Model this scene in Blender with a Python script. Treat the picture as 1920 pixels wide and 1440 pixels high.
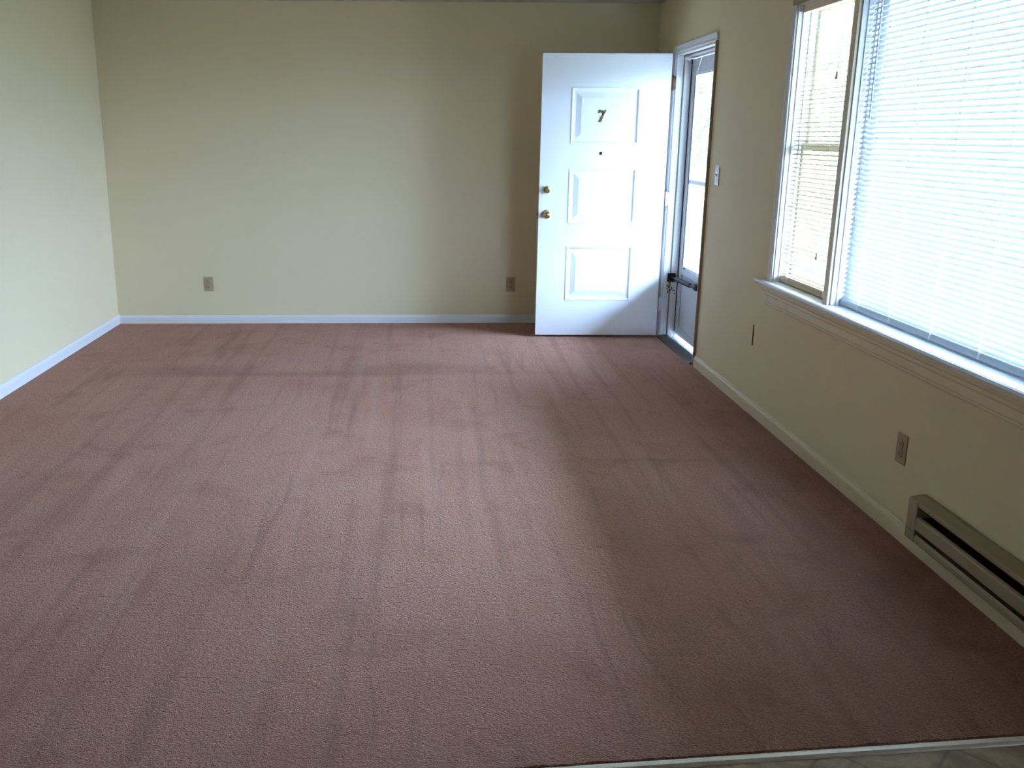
import bpy, bmesh, math, random
from mathutils import Vector, Matrix, noise
random.seed(7)
for o in list(bpy.data.objects): bpy.data.objects.remove(o, do_unlink=True)
C = bpy.context.scene.collection
SC = bpy.context.scene

# ------------------------------------------------------------------ camera
cam = bpy.data.cameras.new('camera'); co = bpy.data.objects.new('camera', cam); C.objects.link(co)
cam.sensor_width = 36; cam.lens = 1699.926 / 1920 * 36
cam.shift_x = 126.66 / 1920; cam.shift_y = -30.83 / 1920
cam.clip_start = 0.05; cam.clip_end = 300
_R = Vector((0.99965228, -0.02616897, 0.00324109)); _U = Vector((0.00337405, 0.24884426, 0.96853763)); _F = Vector((0.02615216, 0.96818992, -0.24884603))
M = Matrix((( _R.x, _U.x, -_F.x, -1.821), (_R.y, _U.y, -_F.y, -7.253), (_R.z, _U.z, -_F.z, 1.486), (0, 0, 0, 1)))
co.matrix_world = M
SC.camera = co
# ------------------------------------------------------------------ light: an overcast sky
SKY = 29.0
w = bpy.data.worlds.new('sky'); SC.world = w; w.use_nodes = True
nt = w.node_tree; nt.nodes.clear()
out = nt.nodes.new('ShaderNodeOutputWorld'); bg = nt.nodes.new('ShaderNodeBackground')
tc = nt.nodes.new('ShaderNodeTexCoord'); sp = nt.nodes.new('ShaderNodeSeparateXYZ'); cr = nt.nodes.new('ShaderNodeValToRGB')
nt.links.new(tc.outputs['Generated'], sp.inputs[0]); nt.links.new(sp.outputs['Z'], cr.inputs[0])
for _ps, _v in ((0.0, .26), (.16, .36), (.5, .95), (.85, 1.0)):     # overcast: dimmer at the horizon than overhead
    _e = cr.color_ramp.elements[0] if _ps == 0 else (cr.color_ramp.elements[1] if _ps == .16 else cr.color_ramp.elements.new(_ps))
    _e.position = _ps; _e.color = (.49*_v, .68*_v, 1.04*_v, 1)
nt.links.new(cr.outputs[0], bg.inputs[0])
vd = nt.nodes.new('ShaderNodeVectorMath'); vd.operation = 'DOT_PRODUCT'; vd.inputs[1].default_value = (.55, -.75, .36)     # the cloud is brighter towards the hidden sun
nt.links.new(tc.outputs['Generated'], vd.inputs[0]); mr = nt.nodes.new('ShaderNodeMapRange'); nt.links.new(vd.outputs['Value'], mr.inputs['Value'])
mr.inputs['From Min'].default_value = -.4; mr.inputs['From Max'].default_value = 1.0; mr.inputs['To Min'].default_value = .62*SKY; mr.inputs['To Max'].default_value = 1.3*SKY
nt.links.new(mr.outputs[0], bg.inputs[1])
nt.links.new(bg.outputs[0], out.inputs[0])
SC.view_settings.view_transform = 'Standard'; SC.view_settings.look = 'None'
SC.view_settings.gamma = 1; SC.view_settings.use_curve_mapping = False
SC.view_settings.exposure = 2.2
def portal(y0, y1, z0, z1):
    L = bpy.data.lights.new('window_portal', 'AREA'); L.shape = 'RECTANGLE'; L.size = z1 - z0; L.size_y = y1 - y0
    L.cycles.is_portal = True
    o = bpy.data.objects.new('window_portal', L); C.objects.link(o)
    o.location = (.2, (y0 + y1) / 2, (z0 + z1) / 2)
    o.rotation_euler = (0, math.radians(90), 0)     # -Z looks towards -X, into the room
portal(-4.7, -2.62, .74, 2.12); portal(-1.42, -.52, 0, 2.06)

# ------------------------------------------------------------------ helpers
def link(o, parent=None):
    C.objects.link(o)
    if parent is not None: o.parent = parent
    return o
class MB:
    def __init__(s): s.b = bmesh.new()
    def box(s, x0, x1, y0, y1, z0, z1, bev=0, seg=2):
        x0, x1 = sorted((x0, x1)); y0, y1 = sorted((y0, y1)); z0, z1 = sorted((z0, z1))
        r = bmesh.ops.create_cube(s.b, size=1, matrix=Matrix.Translation(((x0+x1)/2, (y0+y1)/2, (z0+z1)/2)) @ Matrix.Diagonal((x1-x0, y1-y0, z1-z0, 1)))
        if bev:
            es = {e for v in r['verts'] for e in v.link_edges}
            bmesh.ops.bevel(s.b, geom=list(es), offset=bev, segments=seg, affect='EDGES', profile=.5)
        return s
    def lathe(s, prof, mat=Matrix(), n=24):     # prof: (radius, height) along local z
        rings = []
        for r, h in prof:
            if r < 1e-6: rings.append([s.b.verts.new(mat @ Vector((0, 0, h)))])
            else: rings.append([s.b.verts.new(mat @ Vector((r*math.cos(2*math.pi*k/n), r*math.sin(2*math.pi*k/n), h))) for k in range(n)])
        for a, b in zip(rings, rings[1:]):
            for k in range(n):
                k2 = (k+1) % n
                if len(a) == 1 and len(b) == 1: continue
                if len(a) == 1: s.b.faces.new((a[0], b[k], b[k2]))
                elif len(b) == 1: s.b.faces.new((a[k], b[0], a[k2]))
                else: s.b.faces.new((a[k], b[k], b[k2], a[k2]))
        return s
    def tube(s, pts, r, n=8):
        pts = [Vector(p) for p in pts]; rings = []
        for i, p in enumerate(pts):
            d = (pts[min(i+1, len(pts)-1)] - pts[max(i-1, 0)]).normalized()
            u = d.cross(Vector((0, 0, 1)) if abs(d.z) < .9 else Vector((1, 0, 0))).normalized(); v = d.cross(u)
            rr = r[i] if isinstance(r, (list, tuple)) else r
            rings.append([s.b.verts.new(p + rr*(math.cos(2*math.pi*k/n)*u + math.sin(2*math.pi*k/n)*v)) for k in range(n)])
        for a, b in zip(rings, rings[1:]):
            for k in range(n): s.b.faces.new((a[k], a[(k+1) % n], b[(k+1) % n], b[k]))
        s.b.faces.new(rings[0]); s.b.faces.new(rings[-1][::-1])
        return s
    def sweep(s, prof, a, b, fn):               # closed profile (u,v) swept from t=a to t=b; fn(u,v,t) -> xyz
        A = [s.b.verts.new(fn(u, v, a)) for u, v in prof]; B = [s.b.verts.new(fn(u, v, b)) for u, v in prof]
        n = len(prof)
        for k in range(n): s.b.faces.new((A[k], A[(k+1) % n], B[(k+1) % n], B[k]))
        s.b.faces.new(A[::-1]); s.b.faces.new(B)
        return s
    def build(s, name, mat, parent=None, smooth=False):
        bmesh.ops.recalc_face_normals(s.b, faces=s.b.faces)
        me = bpy.data.meshes.new(name); s.b.to_mesh(me); s.b.free()
        me.materials.append(mat)
        o = bpy.data.objects.new(name, me)
        if smooth:
            for p in me.polygons: p.use_smooth = True
            try: me.set_sharp_from_angle(angle=math.radians(40))
            except Exception: pass
        return link(o, parent)
def empty(name, loc=(0, 0, 0), rz=0, kind=None, label=None, cat=None, group=None):
    o = bpy.data.objects.new(name, None); o.location = loc; o.rotation_euler = (0, 0, rz); o.empty_display_size = .05
    return tag(link(o), kind, label, cat, group)
def tag(o, kind=None, label=None, cat=None, group=None):
    if kind: o['kind'] = kind
    if label: o['label'] = label
    if cat: o['category'] = cat
    if group: o['group'] = group
    return o
def copy_tree(o, parent=None):
    c = o.copy(); C.objects.link(c); c.parent = parent
    for ch in list(o.children): copy_tree(ch, c)
    return c

# ------------------------------------------------------------------ materials
def new_mat(name):
    m = bpy.data.materials.new(name); m.use_nodes = True
    return m, m.node_tree, m.node_tree.nodes['Principled BSDF']
def mat(name, col, rough=.6, metal=0, var=.04, scale=12, bump=0, bscale=200, spec=.5, coat=0):
    m, t, p = new_mat(name)
    tcn = t.nodes.new('ShaderNodeTexCoord')
    n = t.nodes.new('ShaderNodeTexNoise'); n.inputs['Scale'].default_value = scale; n.inputs['Detail'].default_value = 4
    t.links.new(tcn.outputs['Object'], n.inputs['Vector'])
    mx = t.nodes.new('ShaderNodeMix'); mx.data_type = 'RGBA'
    mx.inputs[6].default_value = tuple(c*(1-var) for c in col) + (1,); mx.inputs[7].default_value = tuple(min(1, c*(1+var)) for c in col) + (1,)
    t.links.new(n.outputs['Fac'], mx.inputs[0]); t.links.new(mx.outputs[2], p.inputs['Base Color'])
    p.inputs['Roughness'].default_value = rough; p.inputs['Metallic'].default_value = metal
    p.inputs['Specular IOR Level'].default_value = spec; p.inputs['Coat Weight'].default_value = coat
    if bump:
        b = t.nodes.new('ShaderNodeBump'); b.inputs['Strength'].default_value = bump; b.inputs['Distance'].default_value = .002
        n2 = t.nodes.new('ShaderNodeTexNoise'); n2.inputs['Scale'].default_value = bscale; n2.inputs['Detail'].default_value = 3
        t.links.new(tcn.outputs['Object'], n2.inputs['Vector']); t.links.new(n2.outputs['Fac'], b.inputs['Height']); t.links.new(b.outputs[0], p.inputs['Normal'])
    return m
m_wall = mat('cream_wall_paint', (.82, .70, .465), .75, var=.015, scale=3, bump=.25, bscale=120, spec=.25)
m_ceil = mat('ceiling_paint', (.52, .48, .39), .9, var=.02, bump=.3, bscale=90, spec=.2)
m_trim = mat('white_trim_paint', (.80, .80, .80), .38, var=.015)
m_ctrim = mat('cream_trim_paint', (.80, .68, .47), .45, var=.03)
m_door = mat('white_door_paint', (.88, .88, .92), .32, var=.01, bump=.05, bscale=60)
m_storm = mat('storm_door_enamel', (.60, .62, .64), .35, var=.02)
m_gasket = mat('dark_weatherstrip', (.06, .045, .035), .7)
m_rust = mat('rusty_bronze_hinge', (.11, .055, .035), .5, metal=.6, var=.3, scale=80)
m_brass = mat('brass', (.62, .50, .26), .22, metal=1, var=.06, scale=60)
m_abrass = mat('aged_brass', (.36, .24, .10), .38, metal=1, var=.15, scale=60)
m_nickel = mat('brushed_nickel', (.5, .5, .5), .3, metal=1)
m_almond = mat('almond_plastic', (.46, .36, .22), .45, var=.04)
m_slot = mat('dark_slot', (.03, .025, .02), .8)
m_ivory = mat('white_plastic', (.82, .82, .80), .35)
m_black = mat('black_enamel', (.010, .010, .012), .6)
m_bronze = mat('dark_bronze_threshold', (.10, .085, .07), .4, metal=.7, var=.2, scale=40)
m_alu = mat('aluminium_sill', (.72, .73, .74), .35, metal=.85, var=.05)
m_strip = mat('dull_aluminium_strip', (.88, .74, .58), .5, metal=.2, var=.18, scale=35, bump=.4, bscale=60)
m_heater = mat('beige_heater_enamel', (.42, .33, .21), .42, var=.06, scale=8)
m_fin = mat('dark_heater_core', (.035, .032, .03), .6, metal=.3)
m_vrail = mat('tan_blind_rail', (.62, .47, .27), .5, var=.08)
m_wood = mat('ivory_wooden_sash', (.70, .61, .45), .5, var=.1, scale=15)
m_vinylw = mat('white_window_frame', (.74, .75, .76), .4)
m_grail = mat('grey_blind_rail', (.50, .55, .60), .35)
m_cord = mat('white_cord', (.80, .78, .78), .8)
m_wand = mat('clear_grey_wand', (.42, .42, .50), .2)
m_tas = mat('tan_tassel', (.50, .34, .18), .5)
m_conc = mat('grey_concrete', (.30, .29, .27), .85, var=.1, scale=4, bump=.3)
m_soffit = mat('porch_soffit_paint', (.42, .42, .40), .8)
m_post = mat('grey_post_paint', (.42, .45, .48), .6)
m_bark = mat('bark', (.16, .12, .09), .9, var=.3, scale=20, bump=.6, bscale=30)
m_leaf = mat('pale_green_leaves', (.22, .40, .20), .6, var=.3, scale=3)
m_grass = mat('lawn_grass', (.13, .13, .08), .95, var=.35, scale=2, bump=.5, bscale=60)
m_siding = mat('pale_siding', (.62, .64, .66), .7)
m_shingle = mat('grey_shingles', (.20, .20, .21), .9, var=.2)

def slat_mat(name, col, tr):
    m, t, p = new_mat(name); t.nodes.remove(p)
    o = t.nodes['Material Output']; d = t.nodes.new('ShaderNodeBsdfDiffuse'); tr_ = t.nodes.new('ShaderNodeBsdfTranslucent'); mx = t.nodes.new('ShaderNodeMixShader')
    tcn = t.nodes.new('ShaderNodeTexCoord'); n = t.nodes.new('ShaderNodeTexNoise'); n.inputs['Scale'].default_value = 6
    mc = t.nodes.new('ShaderNodeMix'); mc.data_type = 'RGBA'; mc.inputs[6].default_value = tuple(c*.96 for c in col)+(1,); mc.inputs[7].default_value = tuple(col)+(1,)
    t.links.new(tcn.outputs['Object'], n.inputs['Vector']); t.links.new(n.outputs['Fac'], mc.inputs[0])
    t.links.new(mc.outputs[2], d.inputs[0]); t.links.new(mc.outputs[2], tr_.inputs[0])
    mx.inputs[0].default_value = tr
    t.links.new(d.outputs[0], mx.inputs[1]); t.links.new(tr_.outputs[0], mx.inputs[2]); t.links.new(mx.outputs[0], o.inputs[0])
    return m
m_slatw = slat_mat('white_vinyl_slat', (.72, .74, .77), .27)
m_slati = slat_mat('ivory_vinyl_slat', (.66, .58, .44), .3)
def glass_mat(name='window_glass', tint=(.95, .98, .97)):
    m, t, p = new_mat(name); t.nodes.remove(p)
    o = t.nodes['Material Output']; a = t.nodes.new('ShaderNodeBsdfTransparent'); g = t.nodes.new('ShaderNodeBsdfGlossy'); g.inputs['Roughness'].default_value = .02
    a.inputs[0].default_value = tint + (1,)
    f = t.nodes.new('ShaderNodeFresnel'); f.inputs[0].default_value = 1.45; mx = t.nodes.new('ShaderNodeMixShader')
    ge = t.nodes.new('ShaderNodeNewGeometry'); inv = t.nodes.new('ShaderNodeMath'); inv.operation = 'SUBTRACT'; inv.inputs[0].default_value = 1   # reflect at the outer faces only
    t.links.new(ge.outputs['Backfacing'], inv.inputs[1]); ml = t.nodes.new('ShaderNodeMath'); ml.operation = 'MULTIPLY'
    t.links.new(f.outputs[0], ml.inputs[0]); t.links.new(inv.outputs[0], ml.inputs[1]); t.links.new(ml.outputs[0], mx.inputs[0]); t.links.new(a.outputs[0], mx.inputs[1]); t.links.new(g.outputs[0], mx.inputs[2]); t.links.new(mx.outputs[0], o.inputs[0])
    return m
m_glass = glass_mat(); m_sglass = glass_mat('dimmed_storm_glass', (.77, .80, .81))  # storm glass tint added to cut the light on the door

class NG:       # tiny node builder for the carpet
    def __init__(s, t): s.t = t
    def val(s, x):
        n = s.t.nodes.new('ShaderNodeValue'); n.outputs[0].default_value = x; return n.outputs[0]
    def math(s, op, a, b=0, clamp=False):
        n = s.t.nodes.new('ShaderNodeMath'); n.operation = op; n.use_clamp = clamp
        for i, v in enumerate((a, b)):
            if hasattr(v, 'node'): s.t.links.new(v, n.inputs[i])
            else: n.inputs[i].default_value = v
        return n.outputs[0]
    def noise(s, vec, scale, detail=3, rough=.5, dist=0):
        n = s.t.nodes.new('ShaderNodeTexNoise'); n.inputs['Scale'].default_value = scale; n.inputs['Detail'].default_value = detail
        n.inputs['Roughness'].default_value = rough; n.inputs['Distortion'].default_value = dist
        s.t.links.new(vec, n.inputs['Vector']); return n.outputs['Fac']
    def mapping(s, vec, loc=(0,0,0), rot=(0,0,0), sc=(1,1,1)):
        n = s.t.nodes.new('ShaderNodeMapping'); n.inputs['Location'].default_value = loc; n.inputs['Rotation'].default_value = rot; n.inputs['Scale'].default_value = sc
        s.t.links.new(vec, n.inputs['Vector']); return n.outputs[0]
    def ramp(s, f, lo, hi, a=0., b=1.):
        n = s.t.nodes.new('ShaderNodeMapRange'); n.interpolation_type = 'SMOOTHSTEP'
        s.t.links.new(f, n.inputs['Value']); n.inputs['From Min'].default_value = lo; n.inputs['From Max'].default_value = hi
        n.inputs['To Min'].default_value = a; n.inputs['To Max'].default_value = b; return n.outputs[0]
    def blob(s, vec, cx, cy, rx, ry, rz=0, soft=1.):
        ca, sa = math.cos(rz), math.sin(rz)
        sep = s.t.nodes.new('ShaderNodeSeparateXYZ'); s.t.links.new(vec, sep.inputs[0])
        dx = s.math('SUBTRACT', sep.outputs[0], cx); dy = s.math('SUBTRACT', sep.outputs[1], cy)
        u = s.math('DIVIDE', s.math('ADD', s.math('MULTIPLY', dx, ca), s.math('MULTIPLY', dy, sa)), rx)
        v = s.math('DIVIDE', s.math('SUBTRACT', s.math('MULTIPLY', dy, ca), s.math('MULTIPLY', dx, sa)), ry)
        r = s.math('SQRT', s.math('ADD', s.math('MULTIPLY', u, u), s.math('MULTIPLY', v, v)))
        return s.ramp(r, 1-soft, 1., 1., 0.)
    def mix(s, f, a, b):
        n = s.t.nodes.new('ShaderNodeMix'); n.data_type = 'RGBA'
        for i, v in ((0, f), (6, a), (7, b)):
            if hasattr(v, 'node'): s.t.links.new(v, n.inputs[i])
            elif i == 0: n.inputs[0].default_value = v
            else: n.inputs[i].default_value = tuple(v) + (1,)
        return n.outputs[2]
def carpet_mat():
    m, t, p = new_mat('dusty_rose_carpet'); g = NG(t)
    tcn = t.nodes.new('ShaderNodeTexCoord'); P = tcn.outputs['Object']
    n = t.nodes.new('ShaderNodeTexNoise'); n.inputs['Scale'].default_value = 2.2; n.inputs['Detail'].default_value = 3; t.links.new(P, n.inputs['Vector'])
    va = t.nodes.new('ShaderNodeVectorMath'); va.operation = 'SUBTRACT'; va.inputs[1].default_value = (.5, .5, .5); t.links.new(n.outputs['Color'], va.inputs[0])
    vs = t.nodes.new('ShaderNodeVectorMath'); vs.operation = 'SCALE'; vs.inputs['Scale'].default_value = .10; t.links.new(va.outputs[0], vs.inputs[0])
    vv = t.nodes.new('ShaderNodeVectorMath'); vv.operation = 'ADD'; t.links.new(P, vv.inputs[0]); t.links.new(vs.outputs[0], vv.inputs[1])
    W = vv.outputs[0]                                                     # warped position
    # yarn colours
    y1 = g.noise(g.mapping(P, sc=(1, 1.5, 1)), 120, 4, .8); col = g.mix(g.ramp(y1, .34, .66), (.43, .18, .115), (1.0, .53, .39))
    y2 = g.noise(P, 55, 3, .6); col = g.mix(g.ramp(y2, .35, .7, 0, .38), col, (.66, .30, .19))
    # broad wear and blotches
    b1 = g.noise(W, 1.3, 4, .6); col = g.mix(g.ramp(b1, .42, .68, 0, .35), col, (.52, .20, .10))
    b2 = g.noise(g.mapping(P, loc=(3, 7, 0)), 3.4, 5, .65, .4); col = g.mix(g.ramp(b2, .5, .72, 0, .45), col, (.40, .16, .09))
    # vacuum tracks running away from the camera, each broken up along its length
    s1 = g.noise(g.mapping(W, sc=(5.2, .28, 1)), 1.0, 2, .5)
    d = g.math('ABSOLUTE', g.math('SUBTRACT', s1, .5))
    line = g.ramp(d, .0, .03, 1, 0)
    brk = g.ramp(g.noise(g.mapping(P, loc=(1, 2, 0), sc=(2.4, .4, 1)), 1.3, 3), .48, .66)
    col = g.mix(g.math('MULTIPLY', g.math('MULTIPLY', line, brk), .32), col, (.25, .11, .08))
    s2 = g.noise(g.mapping(P, loc=(9, 0, 0), sc=(9, .35, 1)), 1.0, 3, .6); col = g.mix(g.ramp(s2, .5, .72, 0, .36), col, (.28, .12, .08))
    s3 = g.noise(g.mapping(P, loc=(4, 3, 0), sc=(8, .4, 1)), 1.0, 3, .6); col = g.mix(g.ramp(s3, .52, .75, 0, .35), col, (.80, .47, .36))
    # straight vacuum lines and long stains in the room; darker bands along the right wall
    for cx, cy, rx, ry, rz, a in [(-3.3, -1.53, .7, .24, 0, .34), (-1.9, -1.5, .8, .25, .02, .36), (-2.6, -1.62, 1.5, .10, .01, .35),
            (-.45, -3.78, .014, .42, .02, .6), (-.53, -3.85, .03, .5, .02, .35), (-1.09, -3.75, .018, .38, -.05, .6), (-1.12, -4.3, .02, .3, .1, .5), (-1.82, -3.9, .016, .45, 0, .55), (-1.32, -4.25, .018, .35, .04, .5), (-.83, -4.2, .022, .42, .1, .55),
            (-3.2, -2.8, .02, .6, -.08, .3), (-2.9, -2.7, .02, .6, -.06, .3), (-2.2, -2.3, .02, .5, -.02, .2), (-.85, -4.72, .03, .35, .12, .35),
            (-.8, -3.25, .75, .05, 0, .2), (-2.95, -4.2, .34, .09, .2, .22), (-1.5, -3.28, .35, .04, 0, .15),
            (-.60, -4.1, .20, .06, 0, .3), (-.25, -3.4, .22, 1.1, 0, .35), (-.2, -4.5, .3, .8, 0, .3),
            (-3.342, -.54, .035, .03, 0, .7), (-2.709, -.548, .035, .03, 0, .7), (-1.556, -1.11, .03, .03, 0, .7), (-3.454, -2.086, .03, .03, 0, .6), (-2.5, -.85, .03, .03, 0, .5), (-2.15, -.75, .035, .03, 0, .6), (-3.55, -1.15, .03, .03, 0, .6), (-3.0, -.9, .03, .025, 0, .4)]:
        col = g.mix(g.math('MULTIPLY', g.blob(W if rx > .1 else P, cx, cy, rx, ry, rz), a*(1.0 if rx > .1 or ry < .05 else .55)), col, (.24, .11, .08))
    # reddish spill area in the middle right of the room
    col = g.mix(g.math('MULTIPLY', g.blob(W, -1.0, -4.15, .75, .85), .6), col, (.54, .235, .12))
    t.links.new(col, p.inputs['Base Color'])
    p.inputs['Roughness'].default_value = 1; p.inputs['Specular IOR Level'].default_value = .1
    p.inputs['Sheen Weight'].default_value = .5; p.inputs['Sheen Roughness'].default_value = .5; p.inputs['Sheen Tint'].default_value = (1, .68, .56, 1)
    h = g.math('ADD', g.noise(g.mapping(P, sc=(1, 1.6, 1)), 130, 3, .7), g.math('MULTIPLY', g.noise(P, 50, 3, .6), .9))
    bp = t.nodes.new('ShaderNodeBump'); bp.inputs['Strength'].default_value = 1.0; bp.inputs['Distance'].default_value = .02
    t.links.new(h, bp.inputs['Height']); t.links.new(bp.outputs[0], p.inputs['Normal'])
    return m
m_carpet = carpet_mat()
def vinyl_mat():
    m, t, p = new_mat('tan_sheet_vinyl'); g = NG(t)
    P = t.nodes.new('ShaderNodeTexCoord').outputs['Object']
    n1 = g.noise(P, 9, 5, .65, .6); col = g.mix(g.ramp(n1, .35, .68), (.34, .24, .14), (.56, .40, .25))
    Q = g.mapping(P, rot=(0, 0, math.radians(45)), sc=(4.4, 4.4, 1)); sep = t.nodes.new('ShaderNodeSeparateXYZ'); t.links.new(Q, sep.inputs[0])
    for ax in (0, 1):
        f = g.math('ABSOLUTE', g.math('SUBTRACT', g.math('FRACT', sep.outputs[ax]), .5)); col = g.mix(g.ramp(f, .475, .495, 0, .5), col, (.17, .13, .09))
    t.links.new(col, p.inputs['Base Color']); p.inputs['Roughness'].default_value = .65; p.inputs['Specular IOR Level'].default_value = .25
    return m
m_vinyl = vinyl_mat()

# ------------------------------------------------------------------ room shell
XL, H, YB = -4.256, 2.449, -10.0
DY0, DY1, DZ = -1.428, -.535, 2.052              # doorway
NY0, NY1 = -3.275, -2.648                        # narrow window
PY0, PY1 = -4.72, -3.318                         # picture window
WZ0, WZ1 = .752, 2.105
def struct(mb, name, m, smooth=False, parent=None):
    o = mb.build(name, m, parent, smooth)
    if parent is None: o['kind'] = 'structure'
    return o
struct(MB().box(XL-.12, .12, 0, .12, -.1, H+.1), 'wall_back', m_wall)
struct(MB().box(XL-.12, XL, YB, 0, -.1, H+.1), 'wall_left', m_wall)
struct(MB().box(XL-.12, .12, YB-.12, YB, -.1, H+.1), 'wall_front', mat('bounce_cut_brown', (.16, .10, .06), .6))  # unseen wall, dark brown added to cut bounce light
struct(MB().box(XL-.12, .12, YB-.12, .12, H, H+.1), 'ceiling', m_ceil)
b = MB()
for y0, y1, z0, z1 in [(YB, PY0, 0, H), (PY0, PY1, 0, WZ0), (PY0, PY1, WZ1, H), (PY1, NY0, 0, H), (NY0, NY1, 0, WZ0), (NY0, NY1, WZ1, H),
                       (NY1, DY0, 0, H), (DY0, DY1, DZ, H), (DY1, 0, 0, H)]:
    b.box(0, .12, y0, y1, z0, z1)
b.box(0, .12, YB, 0, -.1, -.02)
bmesh.ops.remove_doubles(b.b, verts=b.b.verts, dist=1e-5)
struct(b, 'wall_right', m_wall)
# carpet: slab with a slightly ragged front edge
def edge_y(x): return -5.2497 + .0745*x
b = MB(); N = 700
T, Bt = [], []
pts = [(0, 0), (XL, 0)] + [(XL + (0-XL)*k/N, None) for k in range(N+1)]
for x, y in pts:
    if y is None: y = edge_y(x) + .004*(noise.noise(Vector((x*60, 1, 0)))) + .005*noise.noise(Vector((x*14, 5, 0)))
    T.append(b.b.verts.new((x, y, 0))); Bt.append(b.b.verts.new((x, y, -.011)))
b.b.faces.new(T)
for k in range(len(T)): b.b.faces.new((T[k], T[(k+1) % len(T)], Bt[(k+1) % len(T)], Bt[k]))
bmesh.ops.triangulate(b.b, faces=[f for f in b.b.faces if len(f.verts) > 4])
struct(b, 'floor', m_carpet)
struct(MB().box(XL, 0, YB, 0, -.06, -.0115), 'floor', m_vinyl)
# metal edging between carpet and vinyl
b = MB(); prof = [(-.004, -.0115), (.004, -.004), (.012, -.0015), (.022, -.0025), (.027, -.008), (.028, -.0115)]
b.sweep(prof, XL, 0, lambda u, v, t_: Vector((t_, edge_y(t_) - u, v)))
struct(b, 'trim_1', m_strip)
# baseboards
bp_ = [(0, -.004), (.014, -.004), (.014, .052), (.0125, .060), (.008, .068), (.006, .074), (.0045, .078), (0, .078)]
struct(MB().sweep(bp_, XL, 0, lambda u, v, t_: Vector((t_, -u, v*.86))), 'baseboard_back', m_trim)
struct(MB().sweep(bp_, YB, 0, lambda u, v, t_: Vector((XL+u, t_, v*.95))), 'baseboard_left', m_trim)
b = MB().sweep(bp_, YB, -1.463, lambda u, v, t_: Vector((-u, t_, v*.97))); b.sweep(bp_, -.485, 0, lambda u, v, t_: Vector((-u, t_, v*.97)))
struct(b, 'baseboard_right', m_ctrim)

# ------------------------------------------------------------------ casings (thin at the opening, thick outside)
def casing_prof(wd): return [(0, 0), (0, .009), (.004, .011), (wd*.35, .011), (wd*.5, .013), (wd*.8, .017), (wd-.003, .018), (wd, .016), (wd, 0)]
CW = .050
b = MB()
for y, s in ((DY1-.003, 1),):
    b.sweep(casing_prof(CW), 0, DZ+CW-.002, lambda u, v, t_: Vector((-v, y + s*u, t_)))
b.sweep(casing_prof(CW), DY0-.036+.003, DY1+CW-.003, lambda u, v, t_: Vector((-v, t_, DZ-.003 + u)))
struct(b, 'trim_2', m_trim)
struct(MB().sweep(casing_prof(.036), 0, DZ-.003, lambda u, v, t_: Vector((-v, DY0+.003 - u, t_))), 'trim_9', mat('tan_near_casing', (.40, .31, .20), .5))  # near side casing, darker and browner than the casing above
# door jamb lining with stop and gasket
b = MB()
b.box(.0, .119, DY1-.018, DY1, 0, DZ); b.box(.0, .119, DY0, DY0+.018, 0, DZ); b.box(.0, .119, DY0, DY1, DZ-.018, DZ)
b.box(.052, .098, DY1-.032, DY1-.018, 0, DZ-.018, .002); b.box(.052, .098, DY0+.018, DY0+.032, 0, DZ-.018, .002); b.box(.052, .098, DY0, DY1, DZ-.032, DZ-.018, .002)
jamb = struct(b, 'trim_3', m_trim)
b = MB(); b.box(.046, .052, DY1-.024, DY1-.018, .02, DZ-.018); b.box(.044, .052, DY0+.018, DY0+.028, .02, DZ-.018); b.box(.044, .052, DY0+.02, DY1-.02, DZ-.028, DZ-.018)
b.build('weatherstrip', mat('tan_weatherstrip', (.30, .20, .12), .6), jamb)
# threshold
b = MB(); b.sweep([(-.03, -.011), (-.03, -.002), (-.02, .012), (.03, .018), (.055, .018), (.06, .004), (.06, -.011)], DY0+.018, DY1-.018, lambda u, v, t_: Vector((u, t_, v)))
th = struct(b, 'trim_4', m_bronze)
MB().box(.06, .17, DY0+.018, DY1-.018, -.011, .006, .002).build('sill_plate', m_alu, th)

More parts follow.
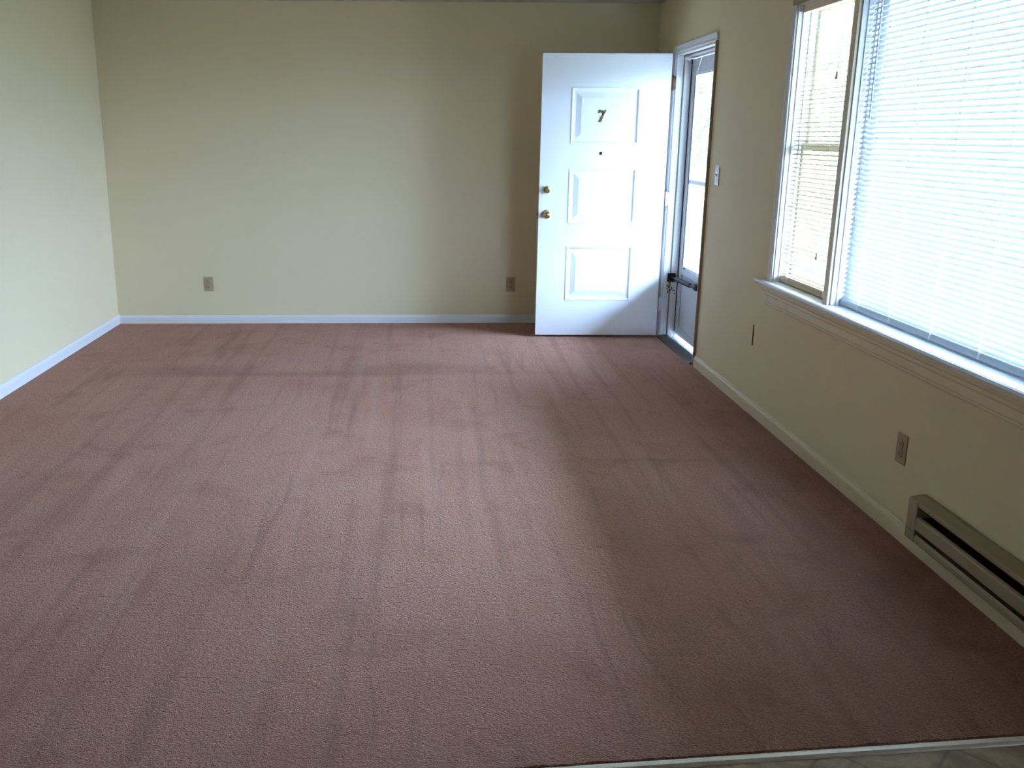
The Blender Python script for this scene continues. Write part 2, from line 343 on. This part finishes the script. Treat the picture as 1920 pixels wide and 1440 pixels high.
# ------------------------------------------------------------------ open entry door
door = empty('door_1', (-.037, -.565, .016), -math.radians(1.66), kind='structure')
DW, DH, DT = .915, 2.029, .044
def door_slab():
    b = MB(); bm = b.b
    # local: x from -DW to 0, front face at y=0 (towards the camera), back at y=DT
    panels = [(-.703, -.213, 1.405, 1.800), (-.703, -.213, .838, 1.238), (-.703, -.213, .265, .672)]
    xs = [-DW, -.703, -.213, 0]; zs = [0, .265, .672, .838, 1.238, 1.405, 1.800, DH]
    for side in (0, 1):
        Y = 0 if side == 0 else DT; sg = 1 if side == 0 else -1
        for i in range(3):
            for j in range(7):
                if i == 1 and j in (1, 3, 5):
                    x0, x1, z0, z1 = xs[1], xs[2], zs[j], zs[j+1]
                    rings = []
                    for ins, dep in [(0, 0), (.003, -.003), (.010, -.003), (.020, .009), (.036, .009), (.040, .008), (.070, .0015), (.073, 0.0005)]:
                        rings.append([bm.verts.new((x, Y + sg*dep, z)) for x, z in ((x0+ins, z0+ins), (x1-ins, z0+ins), (x1-ins, z1-ins), (x0+ins, z1-ins))])
                    for a, c in zip(rings, rings[1:]):
                        for k in range(4): bm.faces.new((a[k], a[(k+1) % 4], c[(k+1) % 4], c[k]))
                    bm.faces.new(rings[-1])
                else:
                    bm.faces.new([bm.verts.new((x, Y, z)) for x, z in ((xs[i], zs[j]), (xs[i+1], zs[j]), (xs[i+1], zs[j+1]), (xs[i], zs[j+1]))])
    for q in [((-DW, 0, 0), (-DW, DT, 0), (-DW, DT, DH), (-DW, 0, DH)), ((0, 0, 0), (0, DT, 0), (0, DT, DH), (0, 0, DH)),
              ((-DW, 0, 0), (0, 0, 0), (0, DT, 0), (-DW, DT, 0)), ((-DW, 0, DH), (0, 0, DH), (0, DT, DH), (-DW, DT, DH))]:
        bm.faces.new([bm.verts.new(v) for v in q])
    bmesh.ops.remove_doubles(bm, verts=bm.verts, dist=1e-5)
    return b
door_slab().build('door_slab', m_door, door)
RX = Matrix.Rotation(math.radians(90), 4, 'X')   # local z -> -y (towards the camera)
def at(x, y, z): return Matrix.Translation((x, y, z))
kn = MB().lathe([(0, 0), (.031, 0), (.032, .004), (.028, .009), (.012, .012), (.011, .030), (.018, .034), (.0255, .042), (.0275, .052), (.025, .061), (.016, .067), (.006, .069), (0, .069)], at(-.858, 0, .905) @ RX, 32).build('door_knob', m_brass, door, True)
MB().lathe([(0, 0), (.031, 0), (.032, .004), (.028, .009), (.012, .012), (.011, .030), (.018, .034), (.0255, .042), (.0275, .052), (.025, .061), (.016, .067), (0, .069)], at(-.858, DT, .905) @ Matrix.Rotation(math.radians(-90), 4, 'X'), 32).build('door_knob', m_brass, door, True)
db = MB().lathe([(0, 0), (.027, 0), (.0285, .004), (.027, .014), (.023, .019), (.0165, .020), (.0165, .0215), (0, .0215)], at(-.860, 0, 1.083) @ RX, 32).build('deadbolt', m_brass, door, True)
MB().lathe([(0, .0215), (.012, .0215), (.011, .024), (0, .0245)], at(-.860, 0, 1.083) @ RX, 20).box(-.8612, -.8588, -.0262, -.024, 1.077, 1.089).build('keyhole', m_abrass, db)
pe = MB().lathe([(.0, 0), (.0125, 0), (.0125, .003), (.009, .005), (.008, .003)], at(-.474, 0, 1.342) @ RX, 24).build('peephole', m_nickel, door, True)
MB().lathe([(.0085, .001), (.005, .0035), (0, .0045)], at(-.474, 0, 1.342) @ RX, 16).build('lens', mat('dark_lens', (.05, .06, .09), .08), pe, True)
# latch plates on the free edge, with the brass latch tongue
MB().box(-DW-.0015, -DW, .010, .034, 1.055, 1.111).box(-DW-.0015, -DW, .010, .034, .876, .934).build('latch_plate', m_brass, door)
MB().box(-DW-.0125, -DW, .016, .028, .893, .917, .003).build('latch', m_abrass, door)
# the brass figure 7
seven = [(-.031, .022), (-.023, .047), (-.015, .037), (.010, .037), (.031, .048), (.032, .039), (.019, .016), (.005, -.012), (-.006, -.048), (-.023, -.048), (-.012, -.016), (.002, .006), (.015, .026), (-.010, .026), (-.020, .029), (-.026, .020)]
b = MB(); b.sweep([(u, v) for u, v in seven], -.0045, .0, lambda u, v, t_: Vector((-.480+u*.9, t_, 1.604+v*.92))); bmesh.ops.triangulate(b.b, faces=[f for f in b.b.faces if len(f.verts) > 4])
b.build('house_number', m_abrass, door)
# hinges
for z in (1.79, .98, .20):
    hb = MB(); hb.lathe([(0, -.052), (.004, -.051), (.006, -.045), (.006, .045), (.004, .051), (0, .056)], at(.012, -.004, z+.04), 12)
    hb.box(.014, .034, -.003, -.001, z-.005, z+.085, .0008)
    hb.build('hinge', m_rust if z > 1.5 else m_trim, door, True)

# ------------------------------------------------------------------ storm door
sd = empty('door_2', (0, 0, 0), kind='structure')
LY0, LY1 = DY0+.034, DY1-.034
SX0, SX1 = .104, .136
b = MB()
b.box(.098, .150, DY1-.034, DY1-.004, 0, DZ-.004, .002); b.box(.098, .150, DY0+.004, DY0+.034, 0, DZ-.004, .002); b.box(.098, .150, DY0+.004, DY1-.004, DZ-.040, DZ-.004, .002)
b.build('storm_frame', m_storm, sd)
GY0, GY1, GZ0, GZ1 = LY0+.060, LY1-.098, .556, 1.893
b = MB()
b.box(SX0, SX1, LY1-.075, LY1-.003, .045, 2.006, .003); b.box(SX0, SX1, LY0+.003, LY0+.040, .045, 2.006, .003)
b.box(SX0, SX1, LY0+.035, LY1-.07, GZ1+.022, 2.006, .003); b.box(SX0, SX1, LY0+.035, LY1-.07, .045, .10, .003); b.box(SX0, SX1, LY0+.035, LY1-.07, .49, GZ0-.02, .003)
b.build('leaf_frame', m_storm, sd)
MB().box(SX0+.010, SX1-.004, LY0+.035, LY1-.07, .10, .49).build('kick_panel', m_storm, sd)
b = MB()
for y0, y1, z0, z1 in [(LY1-.098, LY1-.075, GZ0-.02, GZ1+.022), (LY0+.038, LY0+.060, GZ0-.02, GZ1+.022), (GY0, GY1, GZ0-.02, GZ0), (GY0, GY1, GZ1, GZ1+.022)]:
    b.box(SX0+.004, SX1-.006, y0, y1, z0, z1, .002)
b.build('glass_frame', m_vinylw, sd)
MB().box(SX0+.008, SX1-.010, GY0, GY1, 1.150, 1.178, .002).build('meeting_rail', m_vinylw, sd)
MB().box(.119, .122, GY0, GY1, GZ0, 1.150).build('glass_pane', m_sglass, sd); MB().box(.119, .122, GY0, GY1, 1.178, GZ1).build('glass_pane', m_sglass, sd)
# dark gaskets beside the leaf and round the glass
MB().box(.0985, .104, LY1-.004, LY1+.004, .05, 2.005).box(SX0-.0005, SX0+.004, GY1-.0, GY1+.006, GZ0, GZ1).box(SX0-.0005, SX0+.004, GY1-.05, GY1-.01, GZ0-.018, GZ0-.009).build('gasket', m_gasket, sd)
MB().box(.150, .153, LY0, LY1, .01, .044).box(SX0+.01, SX1-.01, LY0+.003, LY1-.003, .028, .045).build('door_sweep', m_alu, sd)
# pneumatic closer
b = MB(); A = Vector((.050, DY1-.034, .462)); Bv = Vector((.080, -1.045, .462))
D = (Bv - A).normalized()
cl = MB().tube([A + D*.11, A + D*.12, A+D*.40, A+D*.41], [.012, .0165, .0165, .013], 16).build('door_closer', m_black, sd, True)
MB().tube([A + D*.0, A + D*.12], .0055, 10).build('closer_rod', m_black, cl, True)
MB().box(.025, .085, DY1-.036, DY1-.0325, .425, .490, .001).box(.038, .062, DY1-.062, DY1-.034, .448, .476, .003).build('bracket', m_black, cl)
MB().box(.082, .1035, -1.085, -1.035, .440, .486, .003).tube([A+D*.41, A+D*.50], .010, 10).build('mount', m_black, cl)
# grime around the bracket
b = MB()
for k in range(26):
    x = random.uniform(.022, .09); z = random.uniform(.33, .43) ; r = random.uniform(.0012, .0038); zz = random.uniform(1, 3)
    b.box(x-r, x+r, DY1-.0326, DY1-.0316, z-r*zz, z+r*zz)
b.build('grime', mat('dark_grime', (.05, .035, .03), .9), cl)
# wind chain at the head
ch = []
for k in range(25):
    s = k/24; ch.append(Vector((.060+.045*s, -.60-.42*s, 1.998 - .055*4*s*(1-s) - .02*s)))
b = MB()
for k in range(24): b.tube([ch[k]*.98+ch[k+1]*.02 + Vector((0,0,.001*(k % 2))), ch[k+1]], .0022 if k % 2 else .0014, 6)
b.tube([(.065, -.93, 2.01), (.095, -.75, 1.93), (.104, -.70, 1.905)], .0015, 6)
b.build('wind_chain', m_nickel, sd)

# ------------------------------------------------------------------ windows
# casing round both, mullion, stool and apron
b = MB()
b.sweep(casing_prof(.046), WZ0-.01, 2.095, lambda u, v, t_: Vector((-v, NY1 - .002 + u, t_)))
b.sweep(casing_prof(.055), WZ0-.01, WZ1+.05, lambda u, v, t_: Vector((-v, PY0+.003 - u, t_)))
struct(b, 'trim_5', m_trim)
struct(MB().sweep(casing_prof(.05), PY0-.05, NY1+.044, lambda u, v, t_: Vector((-v, t_, WZ1-.008 + u))), 'trim_10', mat('shaded_trim_brown', (.40, .31, .20), .5))  # head casing: its shadow is put into the brown colour
struct(MB().box(-.014, 0, PY1-.001, NY0+.001, WZ0-.004, WZ1, .003), 'trim_6', m_ctrim)
b = MB(); b.sweep([(.085, -.004), (.085, -.026), (-.040, -.026), (-.049, -.022), (-.053, -.013), (-.049, -.004), (-.042, 0), (.085, 0)], PY0, NY1, lambda u, v, t_: Vector((u if u > 0 else u, t_, WZ0+.004+v)))
b.sweep([(0, -.026), (-.040, -.026), (-.049, -.022), (-.053, -.013), (-.049, -.004), (-.042, 0), (0, 0)], NY1, -2.515, lambda u, v, t_: Vector((u, t_, WZ0+.004+v)))
b.sweep([(0, -.026), (-.040, -.026), (-.049, -.022), (-.053, -.013), (-.049, -.004), (-.042, 0), (0, 0)], PY0-.14, PY0, lambda u, v, t_: Vector((u, t_, WZ0+.004+v)))
struct(b, 'trim_7', m_trim)
ap = [(0, 0), (-.008, 0), (-.012, .006), (-.012, .014), (-.016, .020), (-.016, .050), (-.022, .058), (-.022, .070), (-.030, .078), (-.034, .092), (-.034, .100), (0, .100)]
struct(MB().sweep(ap, PY0-.07, -2.585, lambda u, v, t_: Vector((u, t_, WZ0-.122+v))), 'trim_8', m_ctrim)
def jamb_lining(b, y0, y1):
    b.box(0, .119, y0, y0+.010, WZ0, WZ1); b.box(0, .119, y1-.010, y1, WZ0, WZ1); b.box(0, .119, y0, y1, WZ1-.010, WZ1); b.box(.085, .119, y0, y1, WZ0-.02, WZ0+.006)
    # little stops, the vertical lines beside the blinds
    b.box(.022, .028, y0+.010, y0+.016, WZ0, WZ1-.01, .001); b.box(.022, .028, y1-.016, y1-.010, WZ0, WZ1-.01, .001)
    b.box(.060, .072, y0+.010, y0+.020, WZ0, WZ1-.01, .001); b.box(.060, .072, y1-.020, y1-.010, WZ0, WZ1-.01, .001)
w1 = empty('window_1', kind='structure')
b = MB(); jamb_lining(b, NY0, NY1); b.build('jamb', m_trim, w1)
a0, a1 = NY0+.010, NY1-.010
def sash(b, x0, x1, y0, y1, z0, z1, st, rt, rb):
    b.box(x0, x1, y0, y0+st, z0, z1, .002); b.box(x0, x1, y1-st, y1, z0, z1, .002); b.box(x0, x1, y0+st, y1-st, z1-rt, z1, .002); b.box(x0, x1, y0+st, y1-st, z0, z0+rb, .002)
b = MB(); sash(b, .098, .116, a0, a1, 1.415, WZ1-.010, 0.026, .038, .034); b.build('upper_sash', m_wood, w1)
b = MB(); sash(b, .078, .097, a0, a1, WZ0+.006, 1.452, .026, .036, .045); b.build('lower_sash', m_wood, w1)
MB().box(.106, .109, a0+.026, a1-.026, 1.449, WZ1-.048).build('glass_pane', m_glass, w1); MB().box(.086, .089, a0+.026, a1-.026, WZ0+.051, 1.416).build('glass_pane', m_glass, w1)
w2 = empty('window_2', kind='structure')
b = MB(); jamb_lining(b, PY0, PY1); b.build('jamb', m_trim, w2)
a0, a1 = PY0+.010, PY1-.010
b = MB(); sash(b, .085, .116, a0, a1, WZ0+.006, WZ1-.010, .05, .05, .05); b.build('window_frame', m_vinylw, w2)
MB().box(.099, .103, a0+.05, a1-.05, WZ0+.056, WZ1-.06).build('glass_pane', m_glass, w2)

# ------------------------------------------------------------------ blinds
def blind(name, y0, y1, xc, ztop, zbot, m_s, m_head, m_rail, ladders, tilt, label, pitch=.0213, railh=.022):
    r = empty(name, (xc, (y0+y1)/2, zbot), label=label, cat='window blind')
    off = Vector((-xc, -(y0+y1)/2, -zbot))
    def mk(b, n, m, parent=r, smooth=False):
        bmesh.ops.translate(b.b, verts=b.b.verts, vec=off); return b.build(n, m, parent, smooth)
    mk(MB().box(xc-.019, xc+.019, y0, y1, ztop-.036, ztop, .002), 'headrail', m_head)
    mk(MB().sweep([(-.0125, .0), (-.0125, railh*.55), (-.009, railh*.85), (-.004, railh), (.004, railh), (.009, railh*.85), (.0125, railh*.55), (.0125, 0)], y0+.002, y1-.002, lambda u, v, t_: Vector((xc+u, t_, zbot+v))), 'bottom_rail', m_rail, smooth=True)
    b = MB(); z = zbot + railh + .004; nsl = 0; ct, st = math.cos(tilt), math.sin(tilt)
    z = zbot + railh + .010
    while z < ztop-.042:
        A, B = [], []
        ja = tilt + random.uniform(-.03, .03); ct, st = math.cos(ja), math.sin(ja); jz = random.uniform(-.0006, .0006)
        for k in range(5):
            u = (-.5 + k/4)*.0250; hgt = .0016*(1 - (2*u/.025)**2)
            A.append((u, hgt)); B.append((u, hgt-.0005))
        prof = A + B[::-1]
        b.sweep([(u*ct - v*st, u*st + v*ct) for u, v in prof], y0+.003, y1-.003, lambda u, v, t_: Vector((xc+u, t_, z+jz+v)))
        z += pitch; nsl += 1
    mk(b, 'slats', m_s, smooth=True)
    for ly in ladders:
        b = MB()
        for dx, dy in ((-.0138, -.003), (-.0138, .003), (.0138, 0)): b.tube([(xc+dx, ly+dy, zbot+railh*.5), (xc+dx, ly+dy, ztop-.036)], .0007, 5)
        z = zbot + railh + .0085
        while z < ztop-.042: b.tube([(xc-.0138, ly, z - .0138*math.sin(tilt)), (xc+.0138, ly, z + .0138*math.sin(tilt))], .0005, 4); z += pitch
        # loop round the bottom rail
        b.box(xc-.0136, xc-.0128, ly-.006, ly+.006, zbot, zbot+railh*.6); b.box(xc-.0130, xc+.0130, ly-.006, ly+.006, zbot+railh, zbot+railh+.0012)
        b.sweep([(-.0132, railh*.55), (-.0095, railh*.9), (-.004, railh+.0012), (-.004, railh), (-.009, railh*.84), (-.0125, railh*.55)], ly-.006, ly+.006, lambda u, v, t_: Vector((xc+u, t_, zbot+v)))
        mk(b, 'ladder_cord', m_cord)
    return r, mk
nb, mk = blind('window_blind', NY0+.014, NY1-.014, .042, WZ1-.010, .762, m_slati, mat('glow_peach_headrail', (.90, .76, .56), .45), m_vrail, (-2.745, -3.18), math.radians(13), 'narrow ivory mini blind with open slats beside the mullion', railh=.030)  # headrail colour lightened to carry a daylight glow
for yy, zz, tm in ((-3.112, 1.732, m_tas), (-3.100, .930, m_tas)):
    c = mk(MB().tube([(.018, yy-.02, WZ1-.040), (.016, yy, zz+.02)], .0009, 6), 'pull_cord', m_cord)
    t_ = MB().lathe([(0, .03), (.003, .029), (.0045, .024), (.0075, 0), (.006, -.003), (0, -.003)], at(.016, yy, zz), 14); mk(t_, 'tassel', tm, c, True)
wb, mk = blind('window_blind', PY0+.014, PY1-.014, .052, WZ1-.010, .764, m_slatw, m_ivory, m_grail, (-3.49, -3.76, -4.06, -4.36, -4.66), math.radians(36), 'wide white mini blind covering the large picture window', railh=.026)
mk(MB().tube([(.026, -3.432, WZ1-.030), (.028, -3.432, 1.55)], .0028, 6), 'tilt_wand', m_wand)

# ------------------------------------------------------------------ wall plates
def outlet(loc, rz, label, copy_of=None):
    if copy_of:
        o = copy_tree(copy_of); o.location = loc; o.rotation_euler = (0, 0, rz); o['label'] = label; return o
    o = empty('electrical_outlet', loc, rz, label=label, cat='outlet', group='duplex outlets on the walls')
    MB().box(-.035, .035, -.0055, 0, -.058, .058, .0025).build('cover_plate', m_almond, o)
    for s in (-1, 1):
        rc = MB().lathe([(0, 0), (.0165, 0), (.0165, .0025), (.015, .0035), (0, .0035)], at(0, -.0055, s*.0195) @ RX, 24).build('receptacle', m_almond, o, True)
        MB().box(-.0075, -.0055, -.0094, -.0088, s*.0195-.002, s*.0195+.006).box(.0055, .0075, -.0094, -.0088, s*.0195-.002, s*.0195+.006).lathe([(0, 0), (.0022, 0), (.0022, .0006), (0, .0006)], at(0, -.0088, s*.0195-.0075) @ RX, 10).build('slot', m_slot, rc)
    MB().lathe([(0, 0), (.003, 0), (.0025, .0012), (0, .0014)], at(0, -.0055, 0) @ RX, 12).build('screw', m_nickel, o)
    return o
o1 = outlet((-3.515, 0, .320), 0, 'tan outlet on the back wall near the left corner')
outlet((-1.094, 0, .316), 0, 'tan outlet in shade on the back wall beside the open door', o1)
outlet((0, -4.052, .340), -math.pi/2, 'tan outlet low on the right wall above the heater', o1)
ls = empty('light_switch', (0, -1.632, 1.249), -math.pi/2, label='white light switch on the right wall near the doorway', cat='light switch')
MB().box(-.035, .035, -.006, 0, -.058, .058, .0025).build('cover_plate', m_ivory, ls)
MB().sweep([(-.0105, -.012), (-.0105, .012), (-.006, .012), (-.006, -.012)], -.0065, .0065, lambda u, v, t_: Vector((t_, u+.0045, v))).build('toggle_base', m_slot, ls)
MB().sweep([(-.006, -.005), (-.006, .006), (-.018, .013), (-.019, .008)], -.004, .004, lambda u, v, t_: Vector((t_, u, v))).build('toggle', m_ivory, ls)
for s in (-1, 1): MB().lathe([(0, 0), (.003, 0), (.0025, .001), (0, .0012)], at(0, -.006, s*.030) @ RX, 10).build('screw', m_nickel, ls)
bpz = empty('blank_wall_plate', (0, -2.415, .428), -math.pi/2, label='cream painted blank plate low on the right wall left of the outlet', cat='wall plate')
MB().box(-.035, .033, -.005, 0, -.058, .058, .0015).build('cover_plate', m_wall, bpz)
MB().box(.033, .036, -.0055, 0, -.056, .058).build('edge_shade', mat('plate_edge_shade', (.20, .09, .04), .8), bpz)  # brown strip stands for the shadow along the plate edge

# ------------------------------------------------------------------ baseboard heater
hy0, hy1, z0 = -6.6, -4.25, .078
ht = empty('baseboard_heater', (0, hy1, z0), label='beige electric baseboard heater along the right wall', cat='heater')
def hk(b, n, m, p=ht, smooth=False):
    bmesh.ops.translate(b.b, verts=b.b.verts, vec=Vector((0, -hy1, -z0))); return b.build(n, m, p, smooth)
hk(MB().box(-.004, 0, hy0, hy1, z0, .236), 'back_panel', m_heater)
hk(MB().sweep([(-.004, .238), (-.004, .230), (-.056, .222), (-.058, .214), (-.061, .214), (-.0615, .225), (-.058, .230), (-.02, .239)], hy0+.002, hy1-.002, lambda u, v, t_: Vector((u, t_, v))), 'top_hood', m_heater)
hk(MB().sweep([(-.050, .176), (-.058, .173), (-.062, .166), (-.062, .131), (-.059, .125), (-.0575, .128), (-.060, .134), (-.060, .163), (-.056, .170)], hy0+.002, hy1-.058, lambda u, v, t_: Vector((u, t_, v))), 'front_panel', m_heater)
hk(MB().sweep([(-.004, z0), (-.058, z0), (-.062, .084), (-.062, .098), (-.056, .108), (-.054, .108), (-.058, .097), (-.058, .085), (-.004, .082)], hy0+.002, hy1-.002, lambda u, v, t_: Vector((u, t_, v))), 'bottom_pan', m_heater)
ec = hk(MB().box(-.064, -.0, hy1-.060, hy1, z0, .2305, .004), 'end_cap', m_heater)
hk(MB().box(-.064, -.0, hy0, hy0+.06, z0, .2305, .004), 'end_cap', m_heater)
hk(MB().box(-.0645, -.0638, hy1-.055, hy1-.006, .1165, .1175), 'seam', m_slot, ec)
b = MB(); y = hy1-.07
while y > hy0+.07: b.box(-.050, -.008, y, y+.0008, .120, .175); y -= .0085
b.tube([(-.03, hy0+.06, .15), (-.03, hy1-.06, .15)], .006, 8)
hk(b, 'heating_element', m_fin)

# ------------------------------------------------------------------ outside
struct(MB().box(.12, 60, -60, 60, -.35, -.25), 'ground', m_grass)
struct(MB().box(.12, 2.3, -8, 3.2, -.25, -.03), 'porch_floor', m_conc)
pr_ = MB().box(.12, 2.15, -9, 3.2, 2.42, 2.50); pr_.box(2.15, 2.20, -9, 3.2, 2.36, 2.56)
struct(pr_, 'porch_roof', m_soffit)
struct(MB().box(.12, .13, -9, 3.2, 2.5, 2.9), 'gable_wall', m_siding)
pp = MB().box(-.065, .065, -.065, .065, 0, 2.39).box(-.085, .085, -.085, .085, 0, .12, .006).box(-.085, .085, -.085, .085, 2.29, 2.39, .006)
p1 = pp.build('porch_post', m_post); p1.location = (2.05, 2.1, -.03); tag(p1, label='grey porch post seen through the left end of the narrow window', cat='post')

def tree(x, y, h, cr, label, nleaf=5200, trunk=.12):
    t = empty('leafy_tree', (x, y, -.25), label=label, cat='tree', group='trees beyond the porch')
    b = MB(); top = Vector((0, 0, h*.72)); b.tube([(0, 0, 0), (.05, 0, h*.25), (0, .06, h*.5), top], [trunk, trunk*.8, trunk*.6, trunk*.3], 10)
    for k in range(9):
        a = k*2.4; z = h*(.3+.045*k); b.tube([(0, 0, z), (math.cos(a)*cr*.4, math.sin(a)*cr*.4, z+h*.1), (math.cos(a)*cr*.75, math.sin(a)*cr*.75, z+h*.16)], [trunk*.35, trunk*.22, .012], 6)
    b.build('trunk', m_bark, t, True)
    bm = bmesh.new(); rr = random.Random(int(x*10+y))
    for k in range(nleaf):
        while True:
            p = Vector((rr.uniform(-1, 1), rr.uniform(-1, 1), rr.uniform(-1, 1)))
            if p.length < 1: break
        lump = .75 + .45*noise.noise(p*2.3 + Vector((x, y, 0))); p = p.normalized()*(p.length**.45)*lump
        c = Vector((p.x*cr, p.y*cr, h*.6 + p.z*h*.42)); s = rr.uniform(.035, .075)
        q = Matrix.Rotation(rr.uniform(0, 6.28), 3, 'Z') @ Matrix.Rotation(rr.uniform(-1.2, 1.2), 3, 'X')
        vs = [bm.verts.new(c + q @ Vector(v)) for v in ((-s, 0, 0), (0, -s*.45, .1*s), (s, 0, 0), (0, s*.45, .1*s))]
        bm.faces.new(vs)
    me = bpy.data.meshes.new('foliage'); bm.to_mesh(me); bm.free(); me.materials.append(m_leaf)
    link(bpy.data.objects.new('foliage', me), t)
tree(4.1, 12.5, 4.2, 1.2, 'pale green tree seen through the glass of the storm door')
tree(6.3, 11.0, 4.6, 1.1, 'green tree seen through the slats of the narrow window')
